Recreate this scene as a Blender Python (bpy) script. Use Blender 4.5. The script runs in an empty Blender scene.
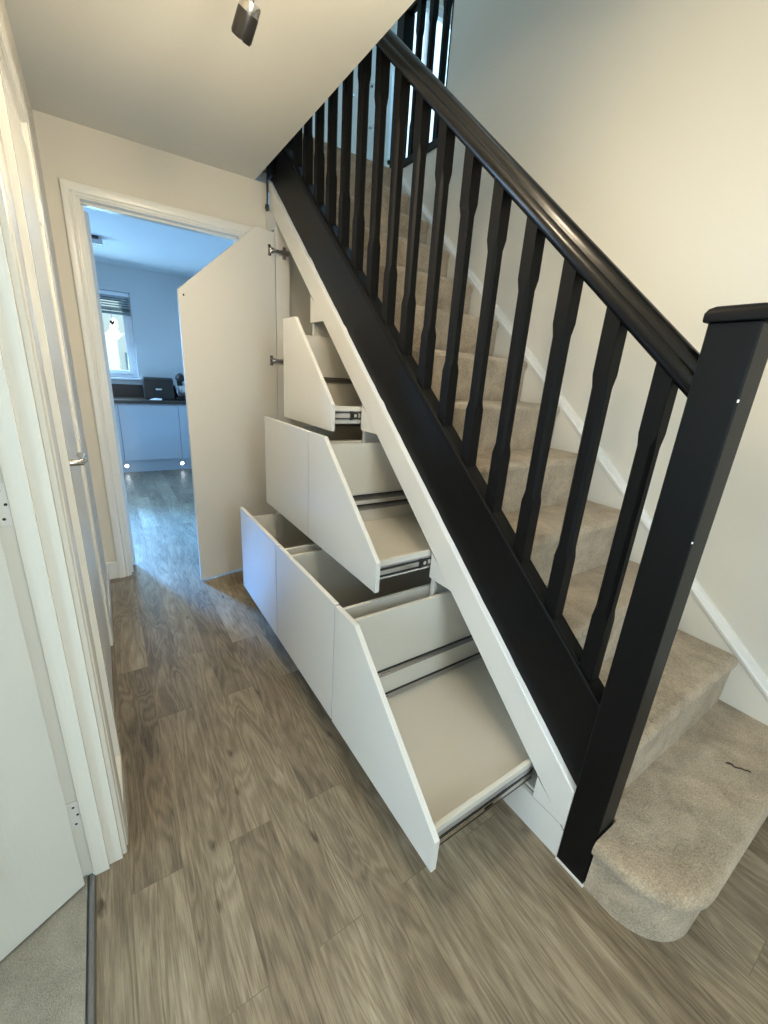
import bpy, bmesh, math, random
from mathutils import Vector, Matrix
random.seed(4)
S = bpy.context.scene
COL = S.collection
XL, YE, H, XR = -1.1055, 2.674, 2.46, 1.0     # left wall, end wall, ceiling, right wall
G, R0, Y0 = 0.2475, 0.2185, 0.027             # going, rise, y of the second nosing
LZ = 0.2 + R0*12                              # landing level

# ---------------------------------------------------------------- materials
MATS = {}
def nt(name):
    m = bpy.data.materials.new(name); m.use_nodes = True
    t = m.node_tree; b = t.nodes['Principled BSDF']; MATS[name] = m
    return m, t, b
def node(t, typ, **kw):
    n = t.nodes.new(typ)
    for k, v in kw.items():
        if k in n.inputs: n.inputs[k].default_value = v
        else: setattr(n, k, v)
    return n
def srgb(r, g, b):
    f = lambda c: (c/255/12.92) if c/255 <= .04045 else ((c/255+.055)/1.055)**2.4
    return (f(r), f(g), f(b), 1)
def paint(name, col, rough=.5, bump=.0, scale=60, stretch=(1,1,1), metal=0, var=0.0, spec=.5, coat=0):
    m, t, b = nt(name)
    b.inputs['Base Color'].default_value = col
    b.inputs['Roughness'].default_value = rough
    b.inputs['Metallic'].default_value = metal
    b.inputs['Specular IOR Level'].default_value = spec
    b.inputs['Coat Weight'].default_value = coat
    b.inputs['Coat Roughness'].default_value = .12
    tc = node(t, 'ShaderNodeTexCoord'); mp = node(t, 'ShaderNodeMapping')
    mp.inputs['Scale'].default_value = stretch
    t.links.new(tc.outputs['Object'], mp.inputs['Vector'])
    n = node(t, 'ShaderNodeTexNoise', Scale=scale, Detail=4.0)
    t.links.new(mp.outputs[0], n.inputs['Vector'])
    if bump:
        bp = node(t, 'ShaderNodeBump', Strength=bump, Distance=.004)
        t.links.new(n.outputs['Fac'], bp.inputs['Height']); t.links.new(bp.outputs[0], b.inputs['Normal'])
    if var:
        mx = node(t, 'ShaderNodeMix', data_type='RGBA')
        mx.inputs[6].default_value = tuple(c*(1-var) for c in col[:3])+(1,)
        mx.inputs[7].default_value = tuple(min(1, c*(1+var)) for c in col[:3])+(1,)
        t.links.new(n.outputs['Fac'], mx.inputs[0]); t.links.new(mx.outputs[2], b.inputs['Base Color'])
    return m
wall_m = paint('wall_paint', srgb(226,218,203), .75, .08, 220)
rwall_m = paint('stair_wall_paint', srgb(226,221,210), .75, .08, 220)
ceil_m = paint('ceiling_paint', srgb(222,218,206), .85, .1, 180)
gloss_m = paint('white_gloss_woodwork', srgb(236,232,222), .24, .14, 30, (6,6,.5))
gloss2_m = paint('white_gloss_moulding', srgb(236,234,230), .25, .05, 60)
door_m = paint('white_door_paint', srgb(226,226,220), .32, .12, 30, (6,6,.4))
unit_m = paint('white_melamine', srgb(226,224,219), .33, .02, 300)
box_m = paint('white_drawer_board', srgb(218,214,204), .3, .01, 300)
black_m = paint('black_satin_paint', (.003,.0031,.0033,1), .42, .05, 60, (1,1,1), spec=.2)
blackm2 = paint('black_satin_handrail', (.004,.004,.0042,1), .26, .05, 40, spec=.33)
spin_m = paint('black_eggshell_spindle', (.003,.003,.003,1), .55, .03, 60, spec=.16)
chrome_m = paint('brushed_chrome', (.62,.6,.57,1), .22, 0, metal=1)
steel_m = paint('zinc_slide_steel', (.5,.5,.52,1), .24, 0, metal=1)
dark_m = paint('dark_plastic', (.012,.012,.012,1), .35)
spot_m = paint('black_lamp_metal', (.012,.011,.01,1), .32, 0)
kwall_m = paint('kitchen_wall_paint', srgb(212,215,216), .75, .05, 200)
kceil_m = paint('kitchen_ceiling_paint', srgb(226,232,236), .8, .05, 200)
kunit_m = paint('kitchen_gloss_door', srgb(205,214,224), .12, 0)
work_m = paint('brown_worktop', (.05,.034,.025,1), .3, 0, 80, var=.3)
upst_m = paint('brown_upstand', (.035,.02,.014,1), .4, 0, 80, var=.3)
upvc_m = paint('white_window_plastic', srgb(232,236,240), .3, 0)
blind_m = paint('grey_green_blind_slat', srgb(120,140,140), .5, 0)
twig_m = paint('brown_thread', (.05,.03,.02,1), .7, .2)
strip_m = paint('aluminium_threshold', (.25,.25,.25,1), .35, .05, 80, metal=.7)
paper_m = paint('white_paper', srgb(240,242,245), .7)

gap_shade_m = paint('gap_shade_grey', (.04,.037,.033,1), .8)  # dark colour standing in for the shade inside open panel gaps
def emis(name, col, s):
    m, t, b = nt(name)
    e = node(t, 'ShaderNodeEmission', Strength=s); e.inputs[0].default_value = col
    t.links.new(e.outputs[0], t.nodes['Material Output'].inputs[0]); return m
led_m = emis('plinth_led', (.85,.93,1,1), 14)
bulb_m = emis('spot_bulb', (1,.84,.6,1), 12)

def glass():
    m, t, b = nt('window_glass')
    b.inputs['Base Color'].default_value = (1,1,1,1); b.inputs['Roughness'].default_value = .02
    g = node(t, 'ShaderNodeBsdfTransparent'); gl = node(t, 'ShaderNodeBsdfGlossy', Roughness=.02)
    mx = node(t, 'ShaderNodeMixShader', Fac=.06)
    t.links.new(g.outputs[0], mx.inputs[1]); t.links.new(gl.outputs[0], mx.inputs[2])
    t.links.new(mx.outputs[0], t.nodes['Material Output'].inputs[0]); return m
glass_m = glass()

def carpet(name, c1, c2, scale=420):
    m, t, b = nt(name)
    b.inputs['Roughness'].default_value = .95; b.inputs['Specular IOR Level'].default_value = .1
    b.inputs['Sheen Weight'].default_value = .25
    tc = node(t, 'ShaderNodeTexCoord')
    n1 = node(t, 'ShaderNodeTexNoise', Scale=float(scale), Detail=3.0, Roughness=.7)
    n2 = node(t, 'ShaderNodeTexNoise', Scale=9.0, Detail=5.0, Roughness=.62, Distortion=.4)
    n3 = node(t, 'ShaderNodeTexNoise', Scale=scale*.33, Detail=3.0, Roughness=.7)
    for n in (n1, n2, n3): t.links.new(tc.outputs['Object'], n.inputs['Vector'])
    r1 = node(t, 'ShaderNodeMapRange'); r1.inputs[1].default_value=.3; r1.inputs[2].default_value=.7
    t.links.new(n1.outputs['Fac'], r1.inputs[0])
    mx = node(t, 'ShaderNodeMix', data_type='RGBA'); mx.inputs[6].default_value = c1; mx.inputs[7].default_value = c2
    ad = node(t, 'ShaderNodeMath', operation='MULTIPLY_ADD'); ad.inputs[1].default_value = .55
    t.links.new(r1.outputs[0], ad.inputs[0])
    r2 = node(t, 'ShaderNodeMapRange'); r2.inputs[1].default_value=.32; r2.inputs[2].default_value=.68; r2.inputs[4].default_value=.45
    t.links.new(n2.outputs['Fac'], r2.inputs[0]); t.links.new(r2.outputs[0], ad.inputs[2])
    t.links.new(ad.outputs[0], mx.inputs[0]); t.links.new(mx.outputs[2], b.inputs['Base Color'])
    av = node(t, 'ShaderNodeMath', operation='ADD'); t.links.new(n1.outputs['Fac'], av.inputs[0]); t.links.new(n3.outputs['Fac'], av.inputs[1])
    bp = node(t, 'ShaderNodeBump', Strength=.8, Distance=.006)
    t.links.new(av.outputs[0], bp.inputs['Height']); t.links.new(bp.outputs[0], b.inputs['Normal'])
    return m
carpet_m = carpet('beige_stair_carpet', srgb(130,114,93), srgb(221,204,180), 190)
carpet2_m = carpet('grey_beige_room_carpet', srgb(128,122,108), srgb(190,184,168), 300)

def wood_floor():
    m, t, b = nt('oak_plank_floor')
    L = t.links.new
    tc = node(t, 'ShaderNodeTexCoord'); sp = node(t, 'ShaderNodeSeparateXYZ'); L(tc.outputs['Object'], sp.inputs[0])
    cb = node(t, 'ShaderNodeCombineXYZ'); L(sp.outputs['Y'], cb.inputs['X']); L(sp.outputs['X'], cb.inputs['Y'])
    off = node(t, 'ShaderNodeVectorMath', operation='ADD'); off.inputs[1].default_value = (3.28, 5.06, 0); L(cb.outputs[0], off.inputs[0])
    def brick(c1, c2, seam):
        k = node(t, 'ShaderNodeTexBrick', offset=.37, offset_frequency=2)
        k.inputs['Color1'].default_value = c1; k.inputs['Color2'].default_value = c2
        k.inputs['Mortar'].default_value = seam; k.inputs['Scale'].default_value = 1
        k.inputs['Mortar Size'].default_value = .0009; k.inputs['Mortar Smooth'].default_value = .3
        k.inputs['Brick Width'].default_value = .98; k.inputs['Row Height'].default_value = .128
        L(off.outputs[0], k.inputs['Vector']); return k
    k = brick((0,0,0,1), (1,1,1,1), (.35,.35,.35,1))
    # grain coordinates: shifted per plank
    sh = node(t, 'ShaderNodeVectorMath', operation='MULTIPLY_ADD'); sh.inputs[1].default_value = (7.3, 3.1, 0)
    L(k.outputs['Color'], sh.inputs[0]); L(off.outputs[0], sh.inputs[2])
    def noise(sc, det, rough, dist, scv):
        mp = node(t, 'ShaderNodeMapping'); mp.inputs['Scale'].default_value = scv; L(sh.outputs[0], mp.inputs['Vector'])
        n = node(t, 'ShaderNodeTexNoise', Scale=sc, Detail=det, Roughness=rough, Distortion=dist); L(mp.outputs[0], n.inputs['Vector']); return n
    fine = noise(1.0, 6.0, .65, .2, (12, 290, 1))
    ring = noise(1.0, 2.0, .45, .8, (1.7, 12, 1))
    blot = noise(1.0, 4.0, .6, .6, (3.2, 11, 1))
    sn = node(t, 'ShaderNodeMath', operation='MULTIPLY'); sn.inputs[1].default_value = 60; L(ring.outputs['Fac'], sn.inputs[0])
    si = node(t, 'ShaderNodeMath', operation='SINE'); L(sn.outputs[0], si.inputs[0])
    # sum
    def madd(a, f, c=None, cv=0):
        n = node(t, 'ShaderNodeMath', operation='MULTIPLY_ADD'); L(a, n.inputs[0]); n.inputs[1].default_value = f
        if c is None: n.inputs[2].default_value = cv
        else: L(c, n.inputs[2])
        return n.outputs[0]
    v = madd(fine.outputs['Fac'], .98, cv=-.50)
    v = madd(si.outputs[0], .10, v)
    v = madd(blot.outputs['Fac'], .8, v)
    v = madd(k.outputs['Color'], .3, v)
    vo = node(t, 'ShaderNodeTexVoronoi', Scale=1.0, Randomness=1.0)
    mpv = node(t, 'ShaderNodeMapping'); mpv.inputs['Scale'].default_value = (3.4, 8.5, 1); L(sh.outputs[0], mpv.inputs['Vector']); 
    nz = node(t, 'ShaderNodeTexNoise', Scale=9.0); L(mpv.outputs[0], nz.inputs['Vector'])
    ad = node(t, 'ShaderNodeVectorMath', operation='MULTIPLY_ADD'); ad.inputs[1].default_value = (.12,.12,0); L(nz.outputs['Color'], ad.inputs[0]); L(mpv.outputs[0], ad.inputs[2])
    L(ad.outputs[0], vo.inputs['Vector'])
    kn = node(t, 'ShaderNodeMapRange'); kn.inputs[1].default_value=.02; kn.inputs[2].default_value=.10; kn.inputs[3].default_value=.5; kn.inputs[4].default_value=0
    L(vo.outputs['Distance'], kn.inputs[0])
    sb = node(t, 'ShaderNodeMath', operation='SUBTRACT'); L(v, sb.inputs[0]); L(kn.outputs[0], sb.inputs[1])
    cr = node(t, 'ShaderNodeValToRGB')
    e = cr.color_ramp.elements
    e[0].position = .05; e[0].color = srgb(76,66,54)
    e[1].position = 1.0; e[1].color = srgb(186,174,152)
    for p_, c_ in ((.38, srgb(122,109,91)), (.62, srgb(146,133,112)), (.8, srgb(164,151,129))):
        x = e.new(p_); x.color = c_
    L(sb.outputs[0], cr.inputs[0])
    mx = node(t, 'ShaderNodeMix', data_type='RGBA'); mx.inputs[7].default_value = srgb(112,100,82)
    L(k.outputs['Fac'], mx.inputs[0]); L(cr.outputs[0], mx.inputs[6]); L(mx.outputs[2], b.inputs['Base Color'])
    b.inputs['Roughness'].default_value = .36; b.inputs['Specular IOR Level'].default_value = .42
    bp = node(t, 'ShaderNodeBump', Strength=.12, Distance=.002); L(fine.outputs['Fac'], bp.inputs['Height']); L(bp.outputs[0], b.inputs['Normal'])
    return m
floor_m = wood_floor()

# ---------------------------------------------------------------- mesh helpers
class MB:
    def __init__(s): s.bm = bmesh.new()
    def box(s, x0, x1, y0, y1, z0, z1):
        return s.prism([(y0,z0),(y1,z0),(y1,z1),(y0,z1)], 'x', x0, x1)
    def prism(s, pts, ax, a, b, off=(0,0)):
        """extrude a 2-D outline along an axis; outline is (y,z) for x, (x,z) for y, (x,y) for z"""
        f = {'x': lambda p,v:(v,p[0],p[1]), 'y': lambda p,v:(p[0],v,p[1]), 'z': lambda p,v:(p[0],p[1],v)}[ax]
        A = [s.bm.verts.new(f(p,a)) for p in pts]; B = [s.bm.verts.new(f(p,b)) for p in pts]
        s.bm.faces.new(A); s.bm.faces.new(B[::-1]); n = len(pts)
        for i in range(n): s.bm.faces.new((A[i], B[i], B[(i+1)%n], A[(i+1)%n]))
        return s
    def loft(s, rings, caps=True):
        V = [[s.bm.verts.new(p) for p in r] for r in rings]; n = len(rings[0])
        for a, b in zip(V, V[1:]):
            for i in range(n): s.bm.faces.new((a[i], a[(i+1)%n], b[(i+1)%n], b[i]))
        if caps: s.bm.faces.new(V[0][::-1]); s.bm.faces.new(V[-1])
        return s
    def tube(s, pts, r, n=12):
        pts = [Vector(p) for p in pts]; rings = []
        rs = r if isinstance(r, (list, tuple)) else [r]*len(pts)
        for i, p in enumerate(pts):
            d = (pts[min(i+1,len(pts)-1)] - pts[max(i-1,0)]).normalized()
            u = d.orthogonal().normalized() if i == 0 else (u - d*u.dot(d)).normalized()
            v = d.cross(u)
            rings.append([p + (u*math.cos(2*math.pi*k/n) + v*math.sin(2*math.pi*k/n))*rs[i] for k in range(n)])
        return s.loft(rings)
    def build(s, name, mat, parent=None, bevel=0, smooth=False, seg=2):
        bm = s.bm
        bmesh.ops.recalc_face_normals(bm, faces=bm.faces)
        me = bpy.data.meshes.new(name); 
        c = None
        if parent is not None:
            q = parent; w = Vector((0,0,0))
            while q is not None: w += q.location; q = q.parent
            bmesh.ops.translate(bm, vec=-w, verts=bm.verts)
        bm.to_mesh(me); bm.free()
        me.materials.append(mat)
        o = bpy.data.objects.new(name, me); COL.objects.link(o)
        if parent is not None: o.parent = parent
        if smooth or bevel:
            for p in me.polygons: p.use_smooth = True
            if smooth:
                me.set_sharp_from_angle(angle=math.radians(38))
        if bevel:
            b = o.modifiers.new('bevel', 'BEVEL'); b.width = bevel; b.segments = seg; b.limit_method = 'ANGLE'; b.angle_limit = math.radians(35); b.harden_normals = True
        return o
def thing(name, label, cat, loc=(0,0,0), group=None):
    o = bpy.data.objects.new(name, None); COL.objects.link(o); o.location = loc
    o.empty_display_size = .05
    o['label'] = label; o['category'] = cat
    if group: o['group'] = group
    return o
def tag(o, label, cat, group=None):
    o['label'] = label; o['category'] = cat
    if group: o['group'] = group
    return o
def struct(o): o['kind'] = 'structure'; return o
def sempty(name, loc=(0,0,0)):
    o = bpy.data.objects.new(name, None); COL.objects.link(o); o.location = loc; o.empty_display_size=.05
    return struct(o)

# ---------------------------------------------------------------- setting
YF = -1.95                                   # front wall behind the camera
m = MB(); m.box(-1.17, 1.12, YF-.1, 6.4, -.1, 0)
struct(m.build('floor', floor_m))
m = MB(); m.box(-3.6, -1.19, -1.6, 2.4, -.1, .004)
struct(m.build('floor', carpet2_m))
m = MB(); m.prism([(-1.187,0.0),(-1.183,.007),(-1.178,.009),(-1.173,.007),(-1.169,0.0)], 'y', -.344, .745)
struct(m.build('trim_threshold', strip_m, smooth=True))

# left wall with the near room doorway and a second door opening
WL0 = XL-.10
m = MB()
m.box(WL0, XL, YF, -.36, 0, 5.3); m.box(WL0, XL, .762, 1.105, 0, 5.3); m.box(WL0, XL, 1.877, YE+.12, 0, 5.3)
m.box(WL0, XL, -.36, .762, 2.03, 5.3); m.box(WL0, XL, 1.105, 1.877, 2.13, 5.3)
struct(m.build('wall_left', wall_m))
# near doorway: lining, stop, architrave
m = MB()
m.box(-1.2045, -1.1055, .753, .764, 0, 2.03); m.box(-1.2045,-1.1055, -.36, -.344, 0, 2.03); m.box(-1.2045,-1.1055,-.344,.753,2.014,2.03)
m.box(-1.174, -1.138, .741, .753, 0, 2.014); m.box(-1.174,-1.138,-.344,-.332,0,2.014); m.box(-1.174,-1.138,-.332,.741,2.002,2.014)
struct(m.build('trim_doorway_lining', gloss_m, bevel=.0015))
def architrave_profile(y_in, y_out):
    s = 1 if y_out > y_in else -1
    w = abs(y_out-y_in)
    pr = [(0,0),(0,.012),(.006,.014),(.012,.0145),(.016,.011),(.019,.0115),(.024,.017),(w*.55,.0195),(w*.9,.0205),(w,.0195),(w,0)]
    return [(y_in+s*a, b) for a, b in pr]
def arch_v(m, x, y_in, y_out, z0, z1, wall='x'):
    pr = architrave_profile(y_in, y_out)
    if wall == 'x': m.prism([(x+b*.82, a) for a, b in pr], 'z', z0, z1)
    else: m.prism([(a, x-b) for a, b in pr], 'z', z0, z1)
m = MB(); arch_v(m, XL, .764, .842, 0, 2.10); arch_v(m, XL, -.352, -.425, 0, 2.10)
m.box(XL, XL+.016, -.425, .842, 2.022, 2.10)
struct(m.build('trim_architrave', gloss_m, bevel=.001))
# hinge-side door of the near room (opens into the room)
d = sempty('door_1', (-1.193, .722, 0))
ang = math.atan2(.638-.722, -1.357+1.193)
u = Vector((math.cos(ang), math.sin(ang), 0)); nrm = Vector((-u.y, u.x, 0))   # along the leaf; away from camera side
if nrm.y < 0: nrm = -nrm
def leafpt(a, t, z): return Vector((-1.193,.722,0)) + u*a + nrm*t + Vector((0,0,z))
def leaf_box(m, a0, a1, t0, t1, z0, z1):
    m.loft([[leafpt(a,t,z0) for a,t in ((a0,t0),(a1,t0),(a1,t1),(a0,t1))], [leafpt(a,t,z1) for a,t in ((a0,t0),(a1,t0),(a1,t1),(a0,t1))]])
m = MB()
LW = .80
leaf_box(m, 0, LW, .0, .034, .012, 1.99)
leaf = m.build('door_leaf', door_m, d, bevel=.002)
m = MB()
for a0,a1 in ((.133,LW/2-.05),(LW/2+.05,LW-.133)):
    for z0,z1 in ((.20,.86),(.98,1.86)):
        for ww, tt in ((.022,-.0025),(.010,-.006)):
            o_ = (.022-ww)/2
            for b in ((a0+o_,a1-o_,z0+o_,z0+o_+ww),(a0+o_,a1-o_,z1-o_-ww,z1-o_),(a0+o_,a0+o_+ww,z0+o_+ww,z1-o_-ww),(a1-o_-ww,a1-o_,z0+o_+ww,z1-o_-ww)): leaf_box(m, b[0],b[1],tt,.0005,b[2],b[3])
m.build('panel_moulding', door_m, d)
for z in (.235, 1.085, 1.82):
    m = MB(); m.box(-1.201, -1.174, .7495, .7532, z-.045, z+.045)
    hp = m.build('hinge', gloss2_m, d, bevel=.003)
    m = MB()
    for dx,dz in ((-1.186,.028),(-1.180,.0),(-1.187,-.03)): m.prism([(dx+.003*math.cos(k),z+dz+.003*math.sin(k)) for k in [i*.785 for i in range(8)]], 'y', .7485, .7497)
    m.build('screw', dark_m, hp)

# second door on the left wall
d = sempty('door_2', (XL, 1.11, 0))
m = MB(); m.box(-1.14, -1.108, 1.113, 1.872, .006, 2.05)
lf = m.build('door_leaf', door_m, d, bevel=.003)
for z in (.31, 1.08, 1.86):
    m = MB(); m.tube([(-1.1,1.874,z-.04),(-1.1,1.874,z+.04)], .006, 10); m.box(-1.1075,-1.1045,1.85,1.874,z-.04,z+.04)
    m.build('hinge', gloss2_m, d, smooth=True)
m = MB(); m.box(-1.108,-1.104,1.13,1.17,.95,1.12)
h = m.build('door_handle', chrome_m, d, bevel=.002)
m = MB(); m.tube([(-1.104,1.15,1.082),(-1.078,1.15,1.082),(-1.068,1.156,1.082),(-1.064,1.175,1.083),(-1.065,1.22,1.085),(-1.068,1.265,1.083),(-1.078,1.275,1.081)], [.009,.009,.010,.010,.009,.009,.007], 12)
m.build('lever', chrome_m, h, smooth=True)
m = MB(); m.prism([(1.15+.004*math.cos(k*.785),.995+.007*math.sin(k*.785)) for k in range(8)], 'x', -1.1035, -1.1022)
m.build('keyhole', dark_m, h)
m = MB(); m.box(WL0, XL, 1.105,1.113,0,2.13); m.box(WL0,XL,1.872,1.877,0,2.13); m.box(WL0,XL,1.105,1.877,2.12,2.13); m.box(WL0,-1.114,1.113,1.872,2.055,2.12)
struct(m.build('trim_door_lining', gloss_m))
m = MB(); arch_v(m, XL, 1.109, 1.04, 0, 2.19); 
pr = architrave_profile(1.875, 1.945); m.prism([(XL+b*.6, a) for a,b in pr], 'z', 0, 2.19)
m.prism([(XL,2.124),(XL+.009,2.124),(XL+.012,2.134),(XL+.0125,2.18),(XL+.011,2.19),(XL,2.19)], 'y', 1.04, 1.945)
struct(m.build('trim_architrave', gloss_m, bevel=.001))
m = MB(); m.box(XL, XL+.017, .842, 1.04, 0, .10); m.box(XL, XL+.012, 1.945, YE, 0, .10)
struct(m.build('baseboard_left', gloss_m, bevel=.003))

# end wall with kitchen doorway
DX0, DX1, DZ = -.990, -.150, 2.155
m = MB()
m.box(XL, DX0, YE, YE+.12, 0, H); m.box(DX1, .01, YE, YE+.12, 0, H); m.box(.01, .97, YE, YE+.12, 0, 2.2); m.box(DX0, DX1, YE, YE+.12, DZ, H)
struct(m.build('wall_end', wall_m))
m = MB()
m.box(DX0, DX0+.022, YE-.004, YE+.135, 0, DZ-.014); m.box(DX1-.022, DX1, YE-.004, YE+.135, 0, DZ-.014); m.box(DX0,DX1,YE-.004,YE+.135,DZ-.014,DZ)
m.box(DX0+.022, DX0+.034, YE+.04, YE+.075, 0, DZ-.03); m.box(DX0+.022,DX1-.022,YE+.04,YE+.075,DZ-.026,DZ-.014)
struct(m.build('trim_kitchen_lining', gloss_m, bevel=.0015))
m = MB()
pr = architrave_profile(DX0+.006, -1.042); m.prism([(a, YE-b) for a,b in pr], 'z', 0, 2.205)
pr = architrave_profile(DX1-.006, -.078); m.prism([(a, YE-b) for a,b in pr], 'z', 0, 2.205)
m.prism([(YE,DZ-.006),(YE-.012,DZ-.006),(YE-.0145,DZ+.002),(YE-.011,DZ+.006),(YE-.017,DZ+.012),(YE-.0205,DZ+.04),(YE-.0195,2.205),(YE,2.205)], 'x', -1.042, -.078)
struct(m.build('trim_architrave', gloss_m, bevel=.001))
m = MB(); m.box(XL, -1.042, YE-.015, YE, 0, .12); m.box(-.078, 0, YE-.015, YE, 0, .12)
struct(m.build('baseboard_end', gloss_m, bevel=.003))
# kitchen door folded back inside the kitchen: only its hinge edge and leaf end can be seen
d = sempty('door_3', (-.93, YE+.14, 0))
m = MB(); ku = Vector((-.87,.49,0)); kn = Vector((.49,.87,0)); k0 = Vector((-.952,YE+.142,0))
m.loft([[k0+ku*a+kn*b+Vector((0,0,z)) for a,b in ((0,0),(.76,0),(.76,.036),(0,.036))] for z in (.008,DZ-.03)])
m.build('door_leaf', door_m, d, bevel=.002)
for z in (.3, 1.08, 1.86):
    m = MB(); m.box(-.9685,-.9655, YE+.09,YE+.13, z-.05, z+.05); hp = m.build('hinge', gloss_m, d, bevel=.001)
    m = MB()
    for dz in (-.03,0,.03): m.prism([(YE+.112+.004*math.cos(k*.785)+(.006 if dz else -.006),z+dz+.004*math.sin(k*.785)) for k in range(8)], 'x', -.9656, -.9645)
    m.build('screw', steel_m, hp)

# ceilings, upper floor, stairwell shell
m = MB(); m.box(WL0, -.062, YF, YE+.12, H, LZ-.002)
struct(m.build('ceiling', ceil_m))
m = MB(); m.box(XR, XR+.12, YF-.1, 2.235, 0, 5.3); m.box(XR, XR+.12, 2.235, YE+.12, 0, LZ+.0)
struct(m.build('wall_right', rwall_m))
m = MB(); m.box(WL0, 1.12, YF-.1, YF, 0, 5.3)
struct(m.build('wall_front', wall_m))
m = MB(); m.box(-.06, 2.6, Y0+G*11, 4.1, LZ-.25, LZ); m.box(XR+.12, 2.6, .8, Y0+G*11, LZ-.25, LZ)
struct(m.build('floor_landing', carpet_m))
m = MB(); m.box(WL0, .76, 4.0, 4.12, LZ, 5.3); m.box(.76, 1.62, 4.0, 4.12, LZ+2.0, 5.3); m.box(1.62, 1.72, 4.0,4.12,LZ,5.3); m.box(1.72,2.6,4.0,4.12,LZ,LZ+.62); m.box(1.72,2.6,4.0,4.12,LZ+2.05,5.3)
struct(m.build('wall_landing_back', rwall_m))
m = MB(); m.box(2.6, 2.72, .7, 4.12, LZ, 5.3); m.box(XR+.12, 2.6, .7, .8, LZ, 5.3)
struct(m.build('wall_landing_right', rwall_m))
m = MB(); m.box(WL0, 2.72, YF-.1, 4.12, 5.3, 5.4)
struct(m.build('ceiling_landing', ceil_m))
# landing door
d = sempty('door_4', (.8, 4.0, LZ))
m = MB(); m.box(.80, 1.58, 3.985, 4.02, LZ+.006, LZ+1.98)
m.build('door_leaf', gloss2_m, d, bevel=.003)
m = MB(); m.tube([(1.27+.14-.14,3.985,LZ+1.0),(1.27,3.94,LZ+1.0),(1.25,3.93,LZ+1.0),(1.17,3.93,LZ+1.0)], .009, 10)
m.build('door_handle', chrome_m, d, smooth=True)
m = MB()
for x0,x1 in ((.90,1.14),(1.36,1.5)):
    for z0,z1 in ((.2,.85),(1.15,1.85)):
        for a,b,c,e in ((x0,x1,z0,z0+.02),(x0,x1,z1-.02,z1),(x0,x0+.02,z0,z1),(x1-.02,x1,z0,z1)): m.box(a,b,3.98,3.986,LZ+c,LZ+e)
m.build('panel_moulding', gloss2_m, d, bevel=.001)
m = MB(); m.box(.73,.80,3.975,4.0,LZ,LZ+2.05); m.box(1.58,1.65,3.975,4.0,LZ,LZ+2.05); m.box(.73,1.65,3.975,4.0,LZ+1.98,LZ+2.05)
struct(m.build('trim_landing_architrave', gloss2_m, bevel=.002))
# landing window
d = sempty('window_2', (2.1, 4.05, LZ+1.3))
m = MB(); zb, zt_ = LZ+.62, LZ+2.05
for a in ((1.72,1.78,zb,zt_),(2.54,2.6,zb,zt_),(1.72,2.6,zb,zb+.06),(1.72,2.6,zt_-.06,zt_),(2.13,2.19,zb,zt_)): m.box(a[0],a[1],4.03,4.08,a[2],a[3])
m.build('window_frame', upvc_m, d, bevel=.004)
m = MB(); m.box(1.78,2.54,4.052,4.058,zb+.06,zt_-.06); m.build('pane', glass_m, d)

# wall string (carpet side) with moulded top edge
SL = .8826
m = MB(); yb, yt = -.42, YE+.02
top = lambda y: .385 + SL*y
m.prism([(yb,0),(.55,0.02),(yt,top(yt)-.52-.2),(yt,top(yt)),(yb+0,max(.02,top(yb)))], 'x', XR-.022, XR)
m.build('trim_wall_string', rwall_m); struct(bpy.data.objects['trim_wall_string'])
m = MB()
prof = [(0,-.004),(-.026,-.004),(-.030,.004),(-.029,.012),(-.020,.016),(-.018,.024),(-.014,.034),(0,.037)]
m.loft([[(XR+a, y, top(y)+b*1.25) for a,b in prof] for y in (yb, YE+.02)])
struct(m.build('trim_stair_moulding', gloss2_m, smooth=True))
m = MB(); m.box(XR-.02, XR, YF, yb, 0, .13)
struct(m.build('baseboard_right', gloss2_m, bevel=.004))

# ---------------------------------------------------------------- staircase
st = thing('staircase', 'carpeted straight staircase rising along the right wall to the landing', 'staircase', (.5, -.2, 0))
def ny(k): return Y0 + G*(k-2)
def nz(k): return .2 + R0*(k-1)
NR = .028
for k in range(2, 14):
    y, z = ny(k), nz(k); zb = nz(k-1)
    pts = [(y+.008, zb)]
    pts += [(y+.006, z-NR*2.0)]
    for i in range(0, 9):
        a = math.pi + (-math.pi/2)*i/8
        pts.append((y-.006+NR + NR*math.cos(a), z-NR + NR*math.sin(a)))
    yb_ = y+G+.02 if k < 13 else y+.12
    pts += [(yb_, z), (yb_, z-.03), (y+.06, z-.03), (y+.06, zb)]
    m = MB()
    x0, x1 = .062, XR-.023
    rings = []
    n = 5
    for i, (x, f) in enumerate(((x0,0),(x0+.01,1),(x1-.02,1),(x1-.006,.55),(x1,0))):
        sh_ = (1-f)*.010
        rings.append([(x, p[0]+ (sh_ if p[0] < y+.03 else 0), p[1]-(sh_*.6 if p[1] > z-.02 else 0)) for p in pts])
    m.loft(rings)
    m.build('carpeted_step', carpet_m, st, smooth=True)
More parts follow.
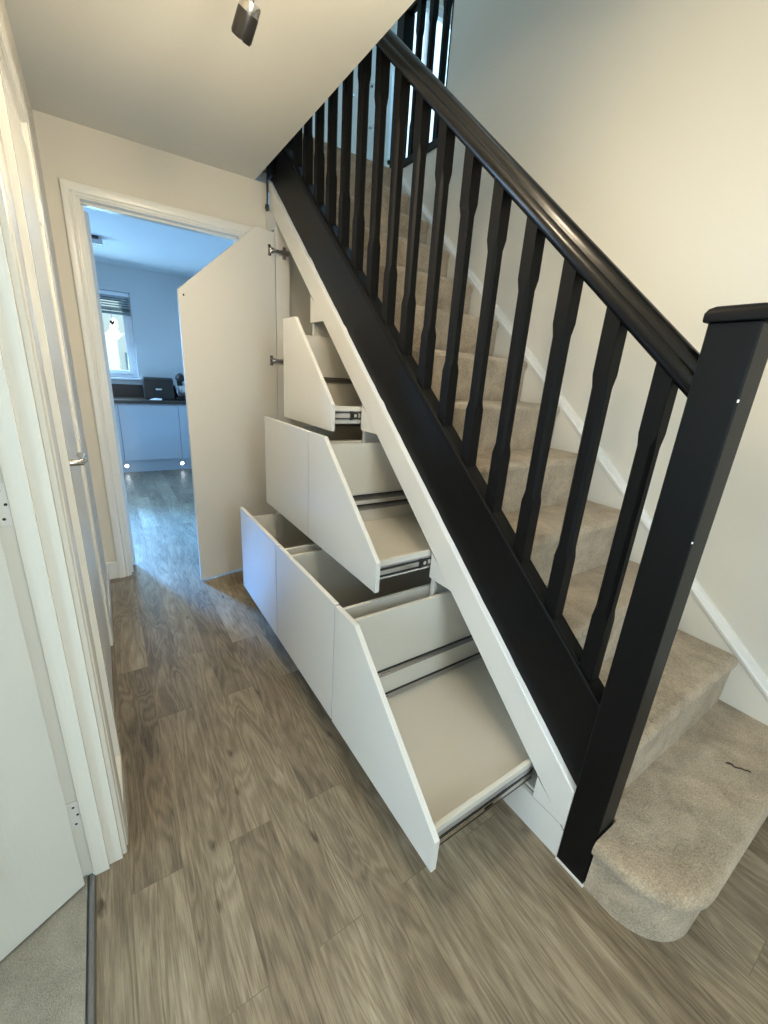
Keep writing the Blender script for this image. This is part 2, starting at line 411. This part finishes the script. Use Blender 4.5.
# bullnose starter step
def outline(xl, r, yf, off=0):
    # rounded at the left front corner; returns points from the back left round to the right front
    pts = [(xl, .015-off)]
    cx, cy = xl + r, yf + r*1.0
    for i in range(0, 17):
        a = math.pi + (math.pi/2)*i/16
        pts.append((cx + r*math.cos(a), cy + r*math.sin(a)))
    return pts
m = MB()
ri = outline(.002, .15, -.216)
ri += [(XR-.02, -.216), (XR-.02, .05), (.095, .05), (.095, .0), (.002,-.004)]
ri = [(p[0], p[1]) for p in ri if not (p[0] < .09 and p[1] > -.002)]
m.prism(ri, 'z', .001, .165)
def tread_ring(off, z):
    o = outline(-.022-off+.0, .165, -.236-off)
    q = [(x, min(y, -.004)) for x, y in o]
    q += [(XR-.022, -.236-off), (XR-.022, .06), (.0955, .06), (.0955, -.004)]
    return [(x, y, z) for x, y in q]
rings = [tread_ring(-.02, .150)]
for i in range(0, 9):
    a = -math.pi/2 + math.pi*i/8
    rings.append(tread_ring(.017*math.cos(a)-.017, .174+.026*math.sin(a)))
rings.append(tread_ring(-.03, .2005))
m.loft(rings)
m.build('starter_step', carpet_m, st, smooth=True)
# outer string
SB = lambda y: .193 + .8665*y           # lower line of the black string = top of the white trim
ST = lambda y: .489 + .861*y           # upper line
m = MB()
m.prism([(.086, SB(.086)-.15),(2.62, SB(2.62)-.15),(2.62, ST(2.62)-.02),(.086, ST(.086)-.02)], 'x', .020, .050)
m.build('outer_string', black_m, st, bevel=.002)
# soffit below the steps: closes the cupboard above
m = MB(); m.prism([(.2,.2*SL+.02),(YE,YE*SL+.02),(YE,YE*SL+.04),(.2,.2*SL+.04)], 'x', .05, XR-.025)
m.build('soffit', box_m, st)

bn = thing('banister', 'black painted banister with square newel, chunky handrail and spindles beside the stairs', 'banister', (.043, .043, 0))
W = .0864
m = MB(); m.box(0, W, 0, W, .0, 1.513)
np_ = m.build('newel_post', black_m, bn, bevel=.004)
m = MB()
rings = []
for o_, z in ((-.004,1.512),(.007,1.512),(.008,1.517),(.008,1.528),(.004,1.536),(-.004,1.541),(-.02,1.544)):
    rings.append([(0-o_,0-o_,z),(W+o_,0-o_,z),(W+o_,W+o_,z),(0-o_,W+o_,z)])
m.loft(rings); m.build('newel_cap', black_m, np_, bevel=.0025)
for z_,a_,b_ in ((1.372,-.0006,.003),(1.083,-.0006,.0022)):
    m = MB(); m.prism([(-.0008,z_-b_),(b_*.7,z_-b_*.5),(b_*.5,z_+b_*.9),(-.0006,z_+b_)], 'y', -.0012, .0015); m.build('paint_chip', paper_m, np_)
m = MB(); m.prism([(-.003,.0),(-.003,-.0035),(W*.35,-.0035),(W*.35,-.001),(-.001,-.001),(-.001,.09),(-.003,.09)] and [(-.004,-.004),(.03,-.004),(.03,0),(0,0),(0,.0864),(-.004,.0864)], 'z', .0, .007)
m.build('sealant_bead', gloss2_m, np_)
# base rail
m = MB()
y0, y1 = .086, 2.62
pf = [(.012,-.024),(.012,.004),(.016,.010),(.0205,.011),(.0205,.003),(.0655,.003),(.0655,.011),(.070,.010),(.074,.004),(.074,-.024)]
m.loft([[(x, y, ST(y)+b) for x,b in pf] for y in (y0,y1)])
m.build('base_rail', spin_m, bn, bevel=.0012)
# handrail
HB = lambda y: 1.288 + .878*y
half = [(.012,0),(.020,.001),(.0255,.006),(.031,.016),(.0335,.028),(.032,.040),(.0275,.048),(.0235,.052),(.0225,.058),(.0215,.066),(.017,.075),(.009,.081),(.0,.083)]
pf = [(.044+a,b) for a,b in half] + [(.044-a,b) for a,b in half[::-1][1:]]
m = MB(); m.loft([[(x, y, HB(y)+b) for x,b in pf] for y in (.084, 2.62)])
m.build('handrail', blackm2, bn, smooth=True)
# spindles
def spindle(y):
    x0, w = .0225, .041
    m = MB()
    yc, xc = y+w/2, x0+w/2
    h = w/2; c = .0
    def ring(z, hh, ch, tilt=0):
        ch = max(ch, .0006)
        p = [(-hh+ch,-hh),(hh-ch,-hh),(hh,-hh+ch),(hh,hh-ch),(hh-ch,hh),(-hh+ch,hh),(-hh,hh-ch),(-hh,-hh+ch)]
        return [(xc+a, yc+b, z+tilt*(b)) for a,b in p]
    zb = ST(y)+.003; zt = HB(y)+.006
    za = ST(yc)+.185; zc = HB(yc)-.132
    m.loft([ring(ST(yc)+.004, h, 0, .861), ring(za, h, 0), ring(za+.03, h*.97, .0085), ring((za+zc)/2, h*.97, .0085), ring(zc-.03, h*.97, .0085), ring(zc, h, 0), ring(HB(yc)+.004, h, 0, .878)])
    return m.build('spindle', spin_m, bn, bevel=.0008, seg=1)
NS = 17
for i in range(NS): spindle(.131+.1405*i)
# fillets between spindles on the base rail
ys = [.0864-.0995] + [.131+.1405*i for i in range(NS)]
for i in range(NS):
    a = ys[i]+.041+.0005 if i else .0868
    b = ys[i+1]-.0005
    m = MB(); m.loft([[(x, y, ST(y)+z) for x,z in ((.022,.003),(.022,.010),(.025,.013),(.061,.013),(.064,.010),(.064,.003))] for y in (a,b)])
    m.build('fillet', spin_m, bn)
# top newel
m = MB(); m.box(.0, W, 2.56, 2.56+W, 2.47, 4.0); nt2 = m.build('newel_post', black_m, bn, bevel=.004)
m = MB(); m.box(-.008, W+.008, 2.552, 2.568+W, 4.0, 4.03); m.build('newel_cap', black_m, nt2, bevel=.005)
m = MB(); m.tube([(-.012,2.60,2.46),(-.012,2.60,2.36),(-.013,2.60,2.325)], [.004,.004,.004], 8); m.tube([(-.014,2.60,2.325),(-.015,2.60,2.31),(-.013,2.60,2.295)], [.011,.013,.008], 10)
m.build('catch_bracket', dark_m, nt2, smooth=True)

# landing balustrade seen beyond the rail
lb = thing('landing_balustrade', 'black balustrade on the upper landing, behind the long stair handrail', 'banister', (1.0,2.5,LZ))
m = MB(); m.box(.97,1.056,2.70,2.786,LZ-.18,LZ+1.1); q = m.build('newel_post', black_m, lb, bevel=.004)
m = MB(); m.box(.985,1.045,2.235,2.70,LZ-.02,LZ+.025); m.build('base_rail', black_m, lb, bevel=.004)
m = MB(); m.loft([[(x-.0-.044+1.012, y, LZ+.84+b) for x,b in pf] for y in (2.235,2.70)]); m.build('handrail', blackm2, lb, smooth=True)
for i in range(3):
    yy = 2.30+.135*i
    m = MB(); h=.0205
    def rg(z,hh,ch): return [(1.012+a,yy+b,z) for a,b in ((-hh+ch,-hh),(hh-ch,-hh),(hh,-hh+ch),(hh,hh-ch),(hh-ch,hh),(-hh+ch,hh),(-hh,hh-ch),(-hh,-hh+ch))]
    m.loft([rg(LZ+.02,h,.0006),rg(LZ+.2,h,.0006),rg(LZ+.23,h*.97,.0085),rg(LZ+.67,h*.97,.0085),rg(LZ+.7,h,.0006),rg(LZ+.845,h,.0006)])
    m.build('spindle', spin_m, lb)
m = MB(); m.box(.996,1.012,2.227,2.235,LZ-.02,LZ+1.2); m.build('end_post', black_m, lb, bevel=.002)

# ---------------------------------------------------------------- under-stairs storage
cb = thing('under_stairs_cupboard', 'white fitted storage unit filling the triangle under the stairs', 'cupboard', (.4, 1.3, 0))
COLS = (.20, .79, 1.38, 1.975, 2.52)
# sloped white trim along the string
def sl(y, d=0): return (.193 + .8665*y) if d == 0 else (.203 + .873*y - d)
m = MB()
y0, y1 = .0868, 2.60
m.prism([(y0, sl(y0,.157)),(y1, sl(y1,.157)),(y1, sl(y1)),(y0, sl(y0))], 'x', -.001, .019)
m.build('sloping_trim', unit_m, cb, bevel=.0012)
m = MB()
n_ = 90
up_ = []
for i in range(n_+1):
    y = y1 + (y0-y1)*i/n_
    up_.append((y, sl(y)+.0025+random.random()*.0025+(.005 if i in (21,22,36,49) else 0)))
m.prism([(y0, sl(y0)),(y1, sl(y1))]+up_, 'x', .001, .0198)
m.build('tape_edge', paper_m, cb)
# triangular infills under the trim
def infill(ya, zb):
    yh = (zb+.157-.203)/.873     # where the trim's lower edge meets height zb
    m = MB(); m.prism([(ya, zb),(ya, sl(ya,.158)),(yh, zb)] , 'x', .000, .018)
    m.build('infill_panel', unit_m, cb, bevel=.0008)
for ya, zb in ((1.975,1.628),(1.385,1.13),(.80,.632)): 
    yh = (zb+.157-.203)/.873
    m = MB(); m.prism([(ya, zb),(yh-.010, zb),(ya, sl(ya,.166))], 'x', 0.0008, .018); m.build('infill_panel', unit_m, cb, bevel=.0006)
    m = MB(); m.prism([(ya, sl(ya,.166)),(ya, sl(ya,.1572)),(yh, zb),(yh-.010, zb)], 'x', .002, .017); m.build('gap_shade', gap_shade_m, cb)  # dark strip set in the gap in place of its shade
m = MB(); m.prism([(.0868,sl(.0868,.166)),(.0868,sl(.0868,.1572)),(.2,sl(.2,.1572)),(.2,sl(.2,.166))], 'x', .002, .017); m.build('gap_shade', gap_shade_m, cb)
m = MB(); m.prism([(.0868,.1285),(.2,.1285),(.2,sl(.2,.166))], 'x', 0, .018); m.build('infill_panel', unit_m, cb, bevel=.0006)
m = MB(); m.prism([(2.523,2.185),(2.523,sl(2.523,.162)),(2.6,sl(2.6,.162)),(2.66,2.31),(2.66,2.185)], 'x', 0, .018); m.build('infill_panel', unit_m, cb, bevel=.0006)
# plinth
m = MB(); m.box(.002, .018, .0868, 2.0, .0, .124); m.build('plinth', unit_m, cb, bevel=.001)
m = MB(); m.box(.004, .016, .0868, .2, .124, .1287); m.build('gap_shade', gap_shade_m, cb)
# partitions, back, base, stile
m = MB()
def part(ya, t=.018):
    zt = max(.15, ya*SL-.02)
    m.box(.02, .79, ya, ya+t, .125, zt)
for ya in (.79, 1.38): part(ya)
m.box(.02,.79,1.965,1.983,.02,1.70)
m.box(.02,.79,.19,.2,.125,.2*SL)
m.prism([(.2,.02),(2.66,.02),(2.66,2.28),(.2,.2*SL-.02)], 'x', .79, .808)
m.box(.02,.79,.2,1.97,.125,.137)
m.build('carcass', box_m, cb)
m = MB(); m.box(.0, .088, 2.502, 2.52, .02, 2.21); m.build('stile', unit_m, cb, bevel=.001)
m = MB(); m.box(.09,.55,2.58,2.6,.02,2.2); m.build('back_panel', box_m, cb)
# small frame ends seen under the infills
for ya, zb in ((1.968,1.628),(1.378,1.13),(.782,.632)):
    m = MB(); m.box(.0185,.032,ya,ya+.018,zb-.075,zb+.02); m.build('frame_end', unit_m, cb)

# drawers
def poly_front(y0, y1, z0, z1, cut):
    if cut is None: return [(y0,z0),(y1,z0),(y1,z1),(y0,z1)]
    yc, ze = cut       # top runs back to y=yc, then slopes to height ze at y0
    return [(y0,z0),(y1,z0),(y1,z1),(yc,z1),(y0,ze)]
def drawer(y0, y1, z0, z1, xf, cut=None, depth=.5, sideL=None, floor_z=None, lip=None, rails=False, slide=False):
    """front at xf..xf+.018, y1 is the far (left in view) end"""
    g = .0026
    xb = xf+.018; t = .014
    ya, yb = y0+.014+.02, y1-.014-.02
    zf = floor_z if floor_z else z0+.045
    zl = sideL if sideL else z1-.052
    m = MB()
    zr = lip if lip else zl
    bx = min(xb+1.0, .76)
    m.box(xb, bx, yb-t, yb, z0+.03, zl)                   # far side
    m.box(xb, bx, ya, ya+t, z0+.03, zr)                   # near side
    m.box(xb, bx, ya+t, yb-t, zf-.012, zf)                # bottom
    zbk = min(zr if lip else zl, zl)
    m.box(bx-t, bx, ya+t, yb-t, zf, zbk)                  # back
    d = m.build('drawer', box_m, cb, bevel=.0008)
    m = MB(); m.prism(poly_front(y0+g, y1-g, z0, z1, cut), 'x', xf, xb-.0004)
    m.build('drawer_front', unit_m, d, bevel=.0012)
    if rails:
        for z in rails:
            m = MB(); yy = yb-t
            m.prism([(yy,z-.012),(yy-.006,z-.012),(yy-.0075,z-.004),(yy-.0075,z+.004),(yy-.006,z+.012),(yy,z+.012)], 'x', xb+.004, bx-.02)
            m.build('slide_rail', steel_m, d, smooth=False)
            m = MB(); m.box(xb+.004,bx-.02,yy-.0065,yy-.001,z+.0125,z+.017); m.build('rail_groove', dark_m, d)
            m = MB(); m.box(xb+.16,xb+.20,yy-.010,yy-.0075,z-.004,z+.004); m.build('rail_clip', chrome_m, d)
    if slide:
        z = z0+.03; zz = (slide if slide is not True else zf-.012)
        m = MB()
        m.box(xb+.002, .012, ya-.0095, ya-.0005, zz-.021, zz+.021)
        m.build('slide_rail', steel_m, d, bevel=.001)
        m = MB(); m.box(xb+.006, .008, ya-.0115, ya-.0095, zz-.009, zz+.009); m.build('inner_rail', chrome_m, d, bevel=.0008)
        m = MB(); m.box(xb+.004, .006, ya-.011, ya-.0095, zz+.011, zz+.017); m.box(xb+.004, .006, ya-.011, ya-.0095, zz-.017, zz-.011); m.build('rail_groove', dark_m, d)
    return d
# bottom row
drawer(1.372, 1.957, .139, .630, -.4233, sideL=.577)
drawer(.787, 1.372, .139, .630, -.4233, sideL=.577)
dC = drawer(.199, .787, .136, .627, -.4233, cut=(.652,.246), sideL=.577, floor_z=.172, lip=.236, rails=(.310,.193), slide=.195)
# middle row
drawer(1.372, 1.972, .637, 1.128, -.267, sideL=1.078)
dE = drawer(.779, 1.372, .637, 1.128, -.267, cut=(1.222,.752), sideL=1.078, floor_z=.69, lip=.742, rails=(.815,.765), slide=.70)
# top drawer
dF = drawer(1.368, 1.960, 1.128, 1.628, -.160, cut=(1.80,1.242), sideL=1.56, floor_z=1.19, lip=1.235, rails=(1.335,), slide=1.195)
# catches at the slide ends
for y, z, xx in ((.813,.70,-.03),(1.402,1.195,-.028)):
    par = dE if y < 1 else dF
    m = MB(); m.tube([(xx,y-.012,z),(xx,y-.004,z)], .018, 14); m.box(xx-.028,xx-.012,y-.012,y-.004,z-.02,z+.02); m.box(xx+.01,xx+.03,y-.011,y-.006,z-.012,z-.002)
    m.build('slide_catch', dark_m, par, bevel=.001)
    m = MB(); m.tube([(xx,y-.0135,z),(xx,y-.012,z)], .008, 10); m.build('roller', chrome_m, par)
m = MB(); m.box(-.235,-.215,.222,.2265,.178,.214); m.box(-.212,-.175,.2215,.2255,.188,.202); m.build('slide_catch', dark_m, dC, bevel=.001)

# open cupboard door
HY, HX = 2.497, -.006
a = Vector((-.584-HX, 2.379-HY, 0)).normalized(); nn = Vector((-a.y, a.x, 0))
if nn.y > 0: nn = -nn
def dp(s, t, z): return Vector((HX,HY,0)) + a*s + nn*t + Vector((0,0,z))
out = [(.0,.010),(.592,.010),(.592,1.750),(.124,2.160),(.0,2.160)]
m = MB(); m.loft([[dp(s,0,z) for s,z in out], [dp(s,-.018,z) for s,z in out]])
cd = m.build('door', unit_m, cb, bevel=.0012)
m = MB(); m.loft([[dp(.565+.005*math.cos(k*.6283), tt, 1.727+.0055*math.sin(k*.6283)) for k in range(10)] for tt in (.0,.0012)])
m.build('bump_stop', dark_m, cd)
for z in (2.058, 1.43, .35):
    m = MB(); 
    for s0,s1,z0,z1,t1 in ((.030,.050,-.030,.030,.006),(.018,.034,-.015,.015,.016)):
        m.loft([[dp(s,t,z+z0) for s,t in ((s0,0),(s1,0),(s1,t1),(s0,t1))],[dp(s,t,z+z1) for s,t in ((s0,0),(s1,0),(s1,t1),(s0,t1))]])
    m.tube([dp(.03,.008,z), dp(.005,.02,z), Vector((.02,2.482,z)), Vector((.05,2.488,z))], [.011,.0115,.012,.011], 10)
    m.box(.040,.058,2.484,2.502,z-.032,z+.032); m.box(.022,.080,2.482,2.502,z-.014,z+.014)
    m.build('hinge', steel_m, cd, bevel=.001)

# thread on the bottom step
pts = [(.623,-.098),(.630,-.104),(.634,-.113),(.629,-.119),(.634,-.127),(.642,-.133),(.645,-.142),(.652,-.15),(.655,-.158)]
m = MB(); m.tube([(x,y,.2035) for x,y in pts], [.002,.0032,.0028,.0022,.002,.0022,.002,.0022,.0014], 6)
tag(m.build('thread_scrap', twig_m, smooth=True), 'small curled brown thread lying on the lowest carpeted step', 'thread')

# ---------------------------------------------------------------- ceiling spotlights
lt = thing('ceiling_spotlight', 'black and chrome cylinder spotlight hanging from a bar on the hall ceiling', 'ceiling light', (-.53, 1.10, 2.46))
m = MB(); m.tube([(-.533,1.02,2.458),(-.533,1.02,2.432)], .055, 32); base = m.build('ceiling_rose', spot_m, lt, smooth=True)
m = MB(); m.tube([(-.533,.62,2.415),(-.533,1.24,2.415)], .010, 12); m.tube([(-.533,1.02,2.435),(-.533,1.02,2.41)], .012,12); m.build('bar', spot_m, lt, smooth=True)
def head(top, axis, ln=.098, r=.0285, nm='spot_head'):
    top = Vector(top); ax = Vector(axis).normalized()
    m = MB()
    P = lambda s: top+ax*s
    m.tube([P(.018),P(.022),P(ln-.004),P(ln),P(ln-.006),P(ln-.02)], [r-.001,r,r,r-.002,r-.004,r-.006], 32)
    h = m.build(nm, spot_m, lt, smooth=True)
    m = MB(); m.tube([P(-.004),P(0),P(.020),P(.0205)], [r-.003,r-.001,r-.001,r-.001], 32); m.build('chrome_collar', chrome_m, h, smooth=True)
    m = MB(); m.tube([P(ln-.019),P(ln-.018)], [.019,.019], 20); m.build('bulb', bulb_m, h)
    m = MB(); m.tube([Vector((-.533,1.10,2.41)), P(.0)-ax*.03, P(.004)], .006, 10); m.build('stem', chrome_m, h, smooth=True)
    return P(ln+.004), ax
tip1 = head((-.540,1.145,2.292), (-.22,.62,-.75), ln=.076, r=.028)

# ---------------------------------------------------------------- kitchen
KY, KX0, KX1 = 6.29, -3.0, .30
m = MB(); m.box(KX0-.1, -.96+.0, YE+.12, YE+.13, 0, H)
wx0, wx1, wz0, wz1 = -1.55, -.55, 1.15, 2.17
m = MB(); m.box(KX0, wx0, KY, KY+.2, 0, H); m.box(wx1, KX1, KY, KY+.2, 0, H); m.box(wx0,wx1,KY,KY+.2,0,wz0); m.box(wx0,wx1,KY,KY+.2,wz1,H)
struct(m.build('wall_kitchen_back', kwall_m))
m = MB(); m.box(KX1, KX1+.1, YE+.12, KY+.2, 0, H); struct(m.build('wall_kitchen_right', kwall_m))
m = MB(); m.box(KX0-.1, KX0, YE, KY+.2, 0, H); m.box(KX0, XL-.1, YE, YE+.12, 0, H); struct(m.build('wall_kitchen_left', kwall_m))
m = MB(); m.box(KX0-.1, KX1+.1, YE+.12, KY+.2, H, H+.1); struct(m.build('ceiling_kitchen', kceil_m))
m = MB(); m.box(KX0-.1, -1.17, YE, KY+.2, -.1, 0); struct(m.build('floor', floor_m))
d = sempty('window_1', (-1.05, KY+.1, 1.15))
m = MB()
def frame(m, x0,x1,z0,z1,w,ya,yb):
    m.box(x0,x0+w,ya,yb,z0,z1); m.box(x1-w,x1,ya,yb,z0,z1); m.box(x0+w,x1-w,ya,yb,z0,z0+w); m.box(x0+w,x1-w,ya,yb,z1-w,z1)
frame(m, wx0,wx1,wz0,wz1,.05,KY+.06,KY+.12); frame(m, -1.05,wx1-.05,wz0+.05,wz1-.05,.045,KY+.045,KY+.10); frame(m, wx0+.05,-1.05,wz0+.05,wz1-.05,.045,KY+.045,KY+.10)
m.build('window_frame', upvc_m, d, bevel=.003)
m = MB(); m.box(wx0+.05,wx1-.05,KY+.072,KY+.078,wz0+.05,wz1-.05); m.build('pane', glass_m, d)
m = MB(); m.box(wx0-.03,wx1+.04,KY-.035,KY+.06,wz0-.022,wz0); m.build('window_sill', upvc_m, d, bevel=.004)
bl = thing('venetian_blind', 'half-raised grey slatted blind across the top of the kitchen window', 'blind', (-1.05, KY+.02, 2.15))
m = MB(); m.box(wx0+.01,wx1-.01,KY+.0,KY+.04,wz1-.05,wz1-.005); m.build('head_rail', upvc_m, bl, bevel=.003)
for i in range(7):
    z = wz1-.075-.028*i if i < 5 else wz1-.075-.028*4-.014*(i-4)
    m = MB(); m.loft([[(x, KY+.0+a, z+b) for a,b in ((.0,-.008),(.04,.006),(.041,.009),(.001,-.005))] for x in (wx0+.015,wx1-.015)])
    m.build('slat', blind_m, bl)
m = MB(); m.box(wx0+.015,wx1-.015,KY+.004,KY+.038,wz1-.26,wz1-.232); m.build('bottom_rail', blind_m, bl, bevel=.002)
hs = thing('house', 'pale rendered house across the garden, seen through the kitchen window', 'house', (-3, 16, -.5))
m = MB(); m.box(-9,2,16,20,-.5,4.6); m.build('wall', wall_m, hs)
m = MB(); m.prism([(15.6,4.6),(20.4,4.6),(18,7)], 'x', -9.2, 2.2); m.build('roof', upst_m, hs)
for x in (-6,-3.6,-1.7,-.2):
    for z in (.6, 2.9):
        m = MB(); m.box(x,x+.9,15.97,16.0,z,z+1.0); fr = m.build('window', blind_m, hs)
m = MB(); m.box(-9,3,9.5,9.56,-.5,1.15); tag(m.build('garden_fence', work_m), 'dark timber fence low beyond the kitchen window', 'fence')
m = MB(); m.box(-12,5,KY+.25,22,-.6,-.5); struct(m.build('floor_garden', carpet2_m))
m = MB(); hp_ = [(math.sin(t)**3*.028, (.8125*math.cos(t)-.3125*math.cos(2*t)-.125*math.cos(3*t)-.0625*math.cos(4*t))*.028) for t in [i*math.pi/12 for i in range(24)]]
m.prism([(-.77+a, 1.81+b) for a,b in hp_], 'y', KY+.02, KY+.028); m.tube([(-.77,KY+.024,1.82),(-.77,KY+.024,1.96)], .0015, 6)
tag(m.build('hanging_heart', dark_m), 'small dark heart ornament hanging in the kitchen window', 'ornament')
# base cabinets
def kcab(x0, x1, label):
    c = thing('base_cabinet', label, 'kitchen cabinet', ((x0+x1)/2, 6.0, 0), 'gloss kitchen base units')
    m = MB(); m.box(x0+.001, x1-.001, 5.752, 6.285, .15, .868); m.build('body', kunit_m, c)
    m = MB(); m.box(x0+.002, x1-.002, 5.73, 5.75, .165, .855); m.build('door', kunit_m, c, bevel=.003)
    m = MB(); m.box(x0+.0005, x1-.0005, 5.80, 5.816, .0, .15); m.build('plinth', kunit_m, c)
kcab(-.845, -.185, 'pale gloss base cabinet below the black bread bin')
kcab(-.185, .285, 'pale gloss base cabinet to the right, mostly hidden by the open white cupboard door')
kcab(-1.50, -.845, 'pale gloss base cabinet on the left, mostly hidden by the door frame')
m = MB(); m.box(-1.50, .295, 5.71, 6.287, .872, .910); tag(m.build('worktop', work_m, bevel=.003), 'dark brown worktop running under the kitchen window', 'worktop')
m = MB(); m.box(-1.50, .295, 6.27, 6.288, .912, 1.07); tag(m.build('upstand', upst_m, bevel=.002), 'dark brown upstand strip on the wall behind the worktop', 'upstand')
for x, lb_ in ((-.83,'round white plinth light at the left foot of the cabinet, beside the door frame'), (-.185,'round white plinth light at the seam between the two visible base cabinets')):
    t_ = thing('plinth_light', lb_, 'plinth light', (x, 5.797, .085), 'plinth lights of the kitchen units')
    m = MB(); m.tube([(x,5.7995,.085),(x,5.793,.085)], .026, 20); m.build('bezel', chrome_m, t_, smooth=True)
    m = MB(); m.tube([(x,5.7925,.085),(x,5.7915,.085)], .02, 20); m.build('lens', led_m, t_)
bb = thing('bread_bin', 'glossy black box-shaped bread bin standing on the worktop', 'bread bin', (-.36, 6.0, .911))
m = MB(); m.prism([(5.93,.912),(6.17,.912),(6.17,1.165),(6.0,1.185),(5.95,1.16)], 'x', -.53, -.185); m.build('body', dark_m, bb, bevel=.008)
m = MB(); m.box(-.40,-.33,5.925,5.932,1.03,1.05); m.build('name_plate', chrome_m, bb)
mx_ = thing('stand_mixer', 'black and steel stand mixer at the right end of the visible worktop', 'mixer', (-.09, 6.02, .911))
m = MB(); m.box(-.17,-.02,5.92,6.12,.912,.945); m.box(-.12,-.06,6.06,6.12,.94,1.16); m.tube([(-.09,6.12,1.19),(-.09,6.10,1.19),(-.09,5.98,1.2),(-.09,5.90,1.19),(-.09,5.885,1.19)], [.035,.05,.055,.045,.03], 16)
m.build('body', dark_m, mx_, bevel=.006)
m = MB(); m.tube([(-.09,5.98,.948),(-.09,5.98,.955),(-.09,5.98,1.0),(-.09,5.98,1.09),(-.09,5.98,1.095)], [.04,.065,.085,.095,.095], 24); m.build('bowl', chrome_m, mx_, smooth=True)
m = MB(); m.loft([[(-.49,5.86,.9115),(-.36,5.83,.9115),(-.34,5.90,.9115),(-.42,5.92,.9115)],[(-.49,5.86,.914),(-.36,5.83,.914),(-.34,5.90,.925),(-.42,5.92,.932)]])
tag(m.build('paper', paper_m), 'crumpled white paper on the worktop in front of the black bread bin', 'paper')
kl = thing('kitchen_ceiling_light', 'dark square ceiling fitting seen at the top left through the doorway', 'ceiling light', (-.93, 5.0, 2.46))
m = MB(); m.box(-1.02,-.84,4.94,5.12,2.445,2.459); m.build('base', dark_m, kl, bevel=.003)
m = MB(); m.box(-.95,-.81,4.98,5.08,2.40,2.444); m.build('lamp', steel_m, kl, bevel=.004)

# ---------------------------------------------------------------- room behind the near door
m = MB(); m.box(-3.7,-3.6,-1.7,2.5,0,2.5); m.box(-3.7,WL0,2.4,2.5,0,2.5); m.box(-3.7,WL0,-1.7,-1.6,0,2.5)
struct(m.build('wall_side_room', wall_m))
m = MB(); m.box(-3.7,WL0,-1.7,2.5,2.46,2.56); struct(m.build('ceiling_side_room', ceil_m))

# ---------------------------------------------------------------- lights
def area(name, loc, rot, sx, sy, power, col):
    l = bpy.data.lights.new(name, 'AREA'); l.shape = 'RECTANGLE'; l.size = sx; l.size_y = sy; l.energy = power; l.color = col
    o = bpy.data.objects.new(name, l); COL.objects.link(o); o.location = loc
    o.rotation_euler = Vector(rot).to_track_quat('-Z', 'Y').to_euler(); return o
def spot(name, loc, d, power, col, angle=110, r=.03, blend=.9):
    l = bpy.data.lights.new(name, 'SPOT'); l.energy = power; l.color = col; l.spot_size = math.radians(angle); l.spot_blend = blend; l.shadow_soft_size = r
    o = bpy.data.objects.new(name, l); COL.objects.link(o); o.location = loc
    o.rotation_euler = Vector(d).to_track_quat('-Z', 'Y').to_euler(); return o
def point(name, loc, power, col, r=.05):
    l = bpy.data.lights.new(name, 'POINT'); l.energy = power; l.color = col; l.shadow_soft_size = r
    o = bpy.data.objects.new(name, l); COL.objects.link(o); o.location = loc; return o
warm = (1,.82,.55)
area('front_door_daylight', (-.45, -1.9, 1.25), (0.05,1,-.05), .8, 1.7, 25, (.66,.87,1))
area('side_room_daylight', (-3.4, -.4, 1.5), (1,0.15,-.1), 1.4, 1.3, 52, (.62,.83,1))
area('kitchen_window_daylight', (-1.05, KY-.05, 1.6), (.1,-1,-.35), .9, .9, 22, (.42,.74,1))
area('kitchen_patio_daylight', (-2.0, KY-.1, 1.3), (.35,-1,-.75), .8, 1.9, 110, (.27,.56,1))
area('landing_window_daylight', (2.1, 3.95, LZ+1.35), (-.2,-1,-.35), .8, 1.2, 30, (.28,.62,1))
point('landing_soft_light', (.3, 1.2, 4.9), 6, (.85,.93,1), .2)  # unseen cool point light high over the stairs, no fitting modelled
point('hall_lamp_front', (-.5, -.7, 2.2), 7, (1,.86,.62), .08)
spot('spot_lamp', tip1[0], tip1[1], 16, warm, 120)
point('hall_lamp_end', (-.533, .70, 2.2), 17, (1,.84,.60), .05)
point('hall_ceiling_fill', (-.60, 1.6, 1.9), 4, (1,.88,.68), .12)  # unseen fill added in mid-air to lift the dark ceiling
spot('kitchen_floor_blue_boost', (-2.0, 6.05, 2.1), (1.2,-2.9,-2.1), 2400, (.12,.40,1), 25, .25, .8)  # added spot beam strengthening the blue daylight on the doorway floor
spot('wall_spot', (-.50, .62, 2.28), (1.5,-.15,-.05), 22, (1,.80,.48), 85)

w = bpy.data.worlds.new('World'); S.world = w; w.use_nodes = True
bg = w.node_tree.nodes['Background']; bg.inputs[0].default_value = (.52,.80,1,1); bg.inputs[1].default_value = 2.0

# ---------------------------------------------------------------- camera
yaw, pitch, roll, f = 0.6051, -0.3158, 0.0682, 409.71
F = Vector((math.sin(yaw)*math.cos(pitch), math.cos(yaw)*math.cos(pitch), math.sin(pitch)))
Rt = F.cross(Vector((0,0,1))).normalized(); U = Rt.cross(F)
R2 = Rt*math.cos(roll) + U*math.sin(roll); U2 = -Rt*math.sin(roll) + U*math.cos(roll)
cam = bpy.data.cameras.new('camera'); co = bpy.data.objects.new('camera', cam); COL.objects.link(co)
M = Matrix((R2, U2, -F)).transposed().to_4x4(); M.translation = Vector((-.9973,-.2974,1.3704)); co.matrix_world = M
cam.sensor_fit = 'VERTICAL'; cam.sensor_height = 36; cam.sensor_width = 27; cam.lens = f/1024*36; cam.clip_start = .01
S.camera = co
S.view_settings.view_transform = 'Standard'; S.view_settings.look = 'None'; S.view_settings.gamma = 1; S.view_settings.use_curve_mapping = False
S.view_settings.exposure = 0.2
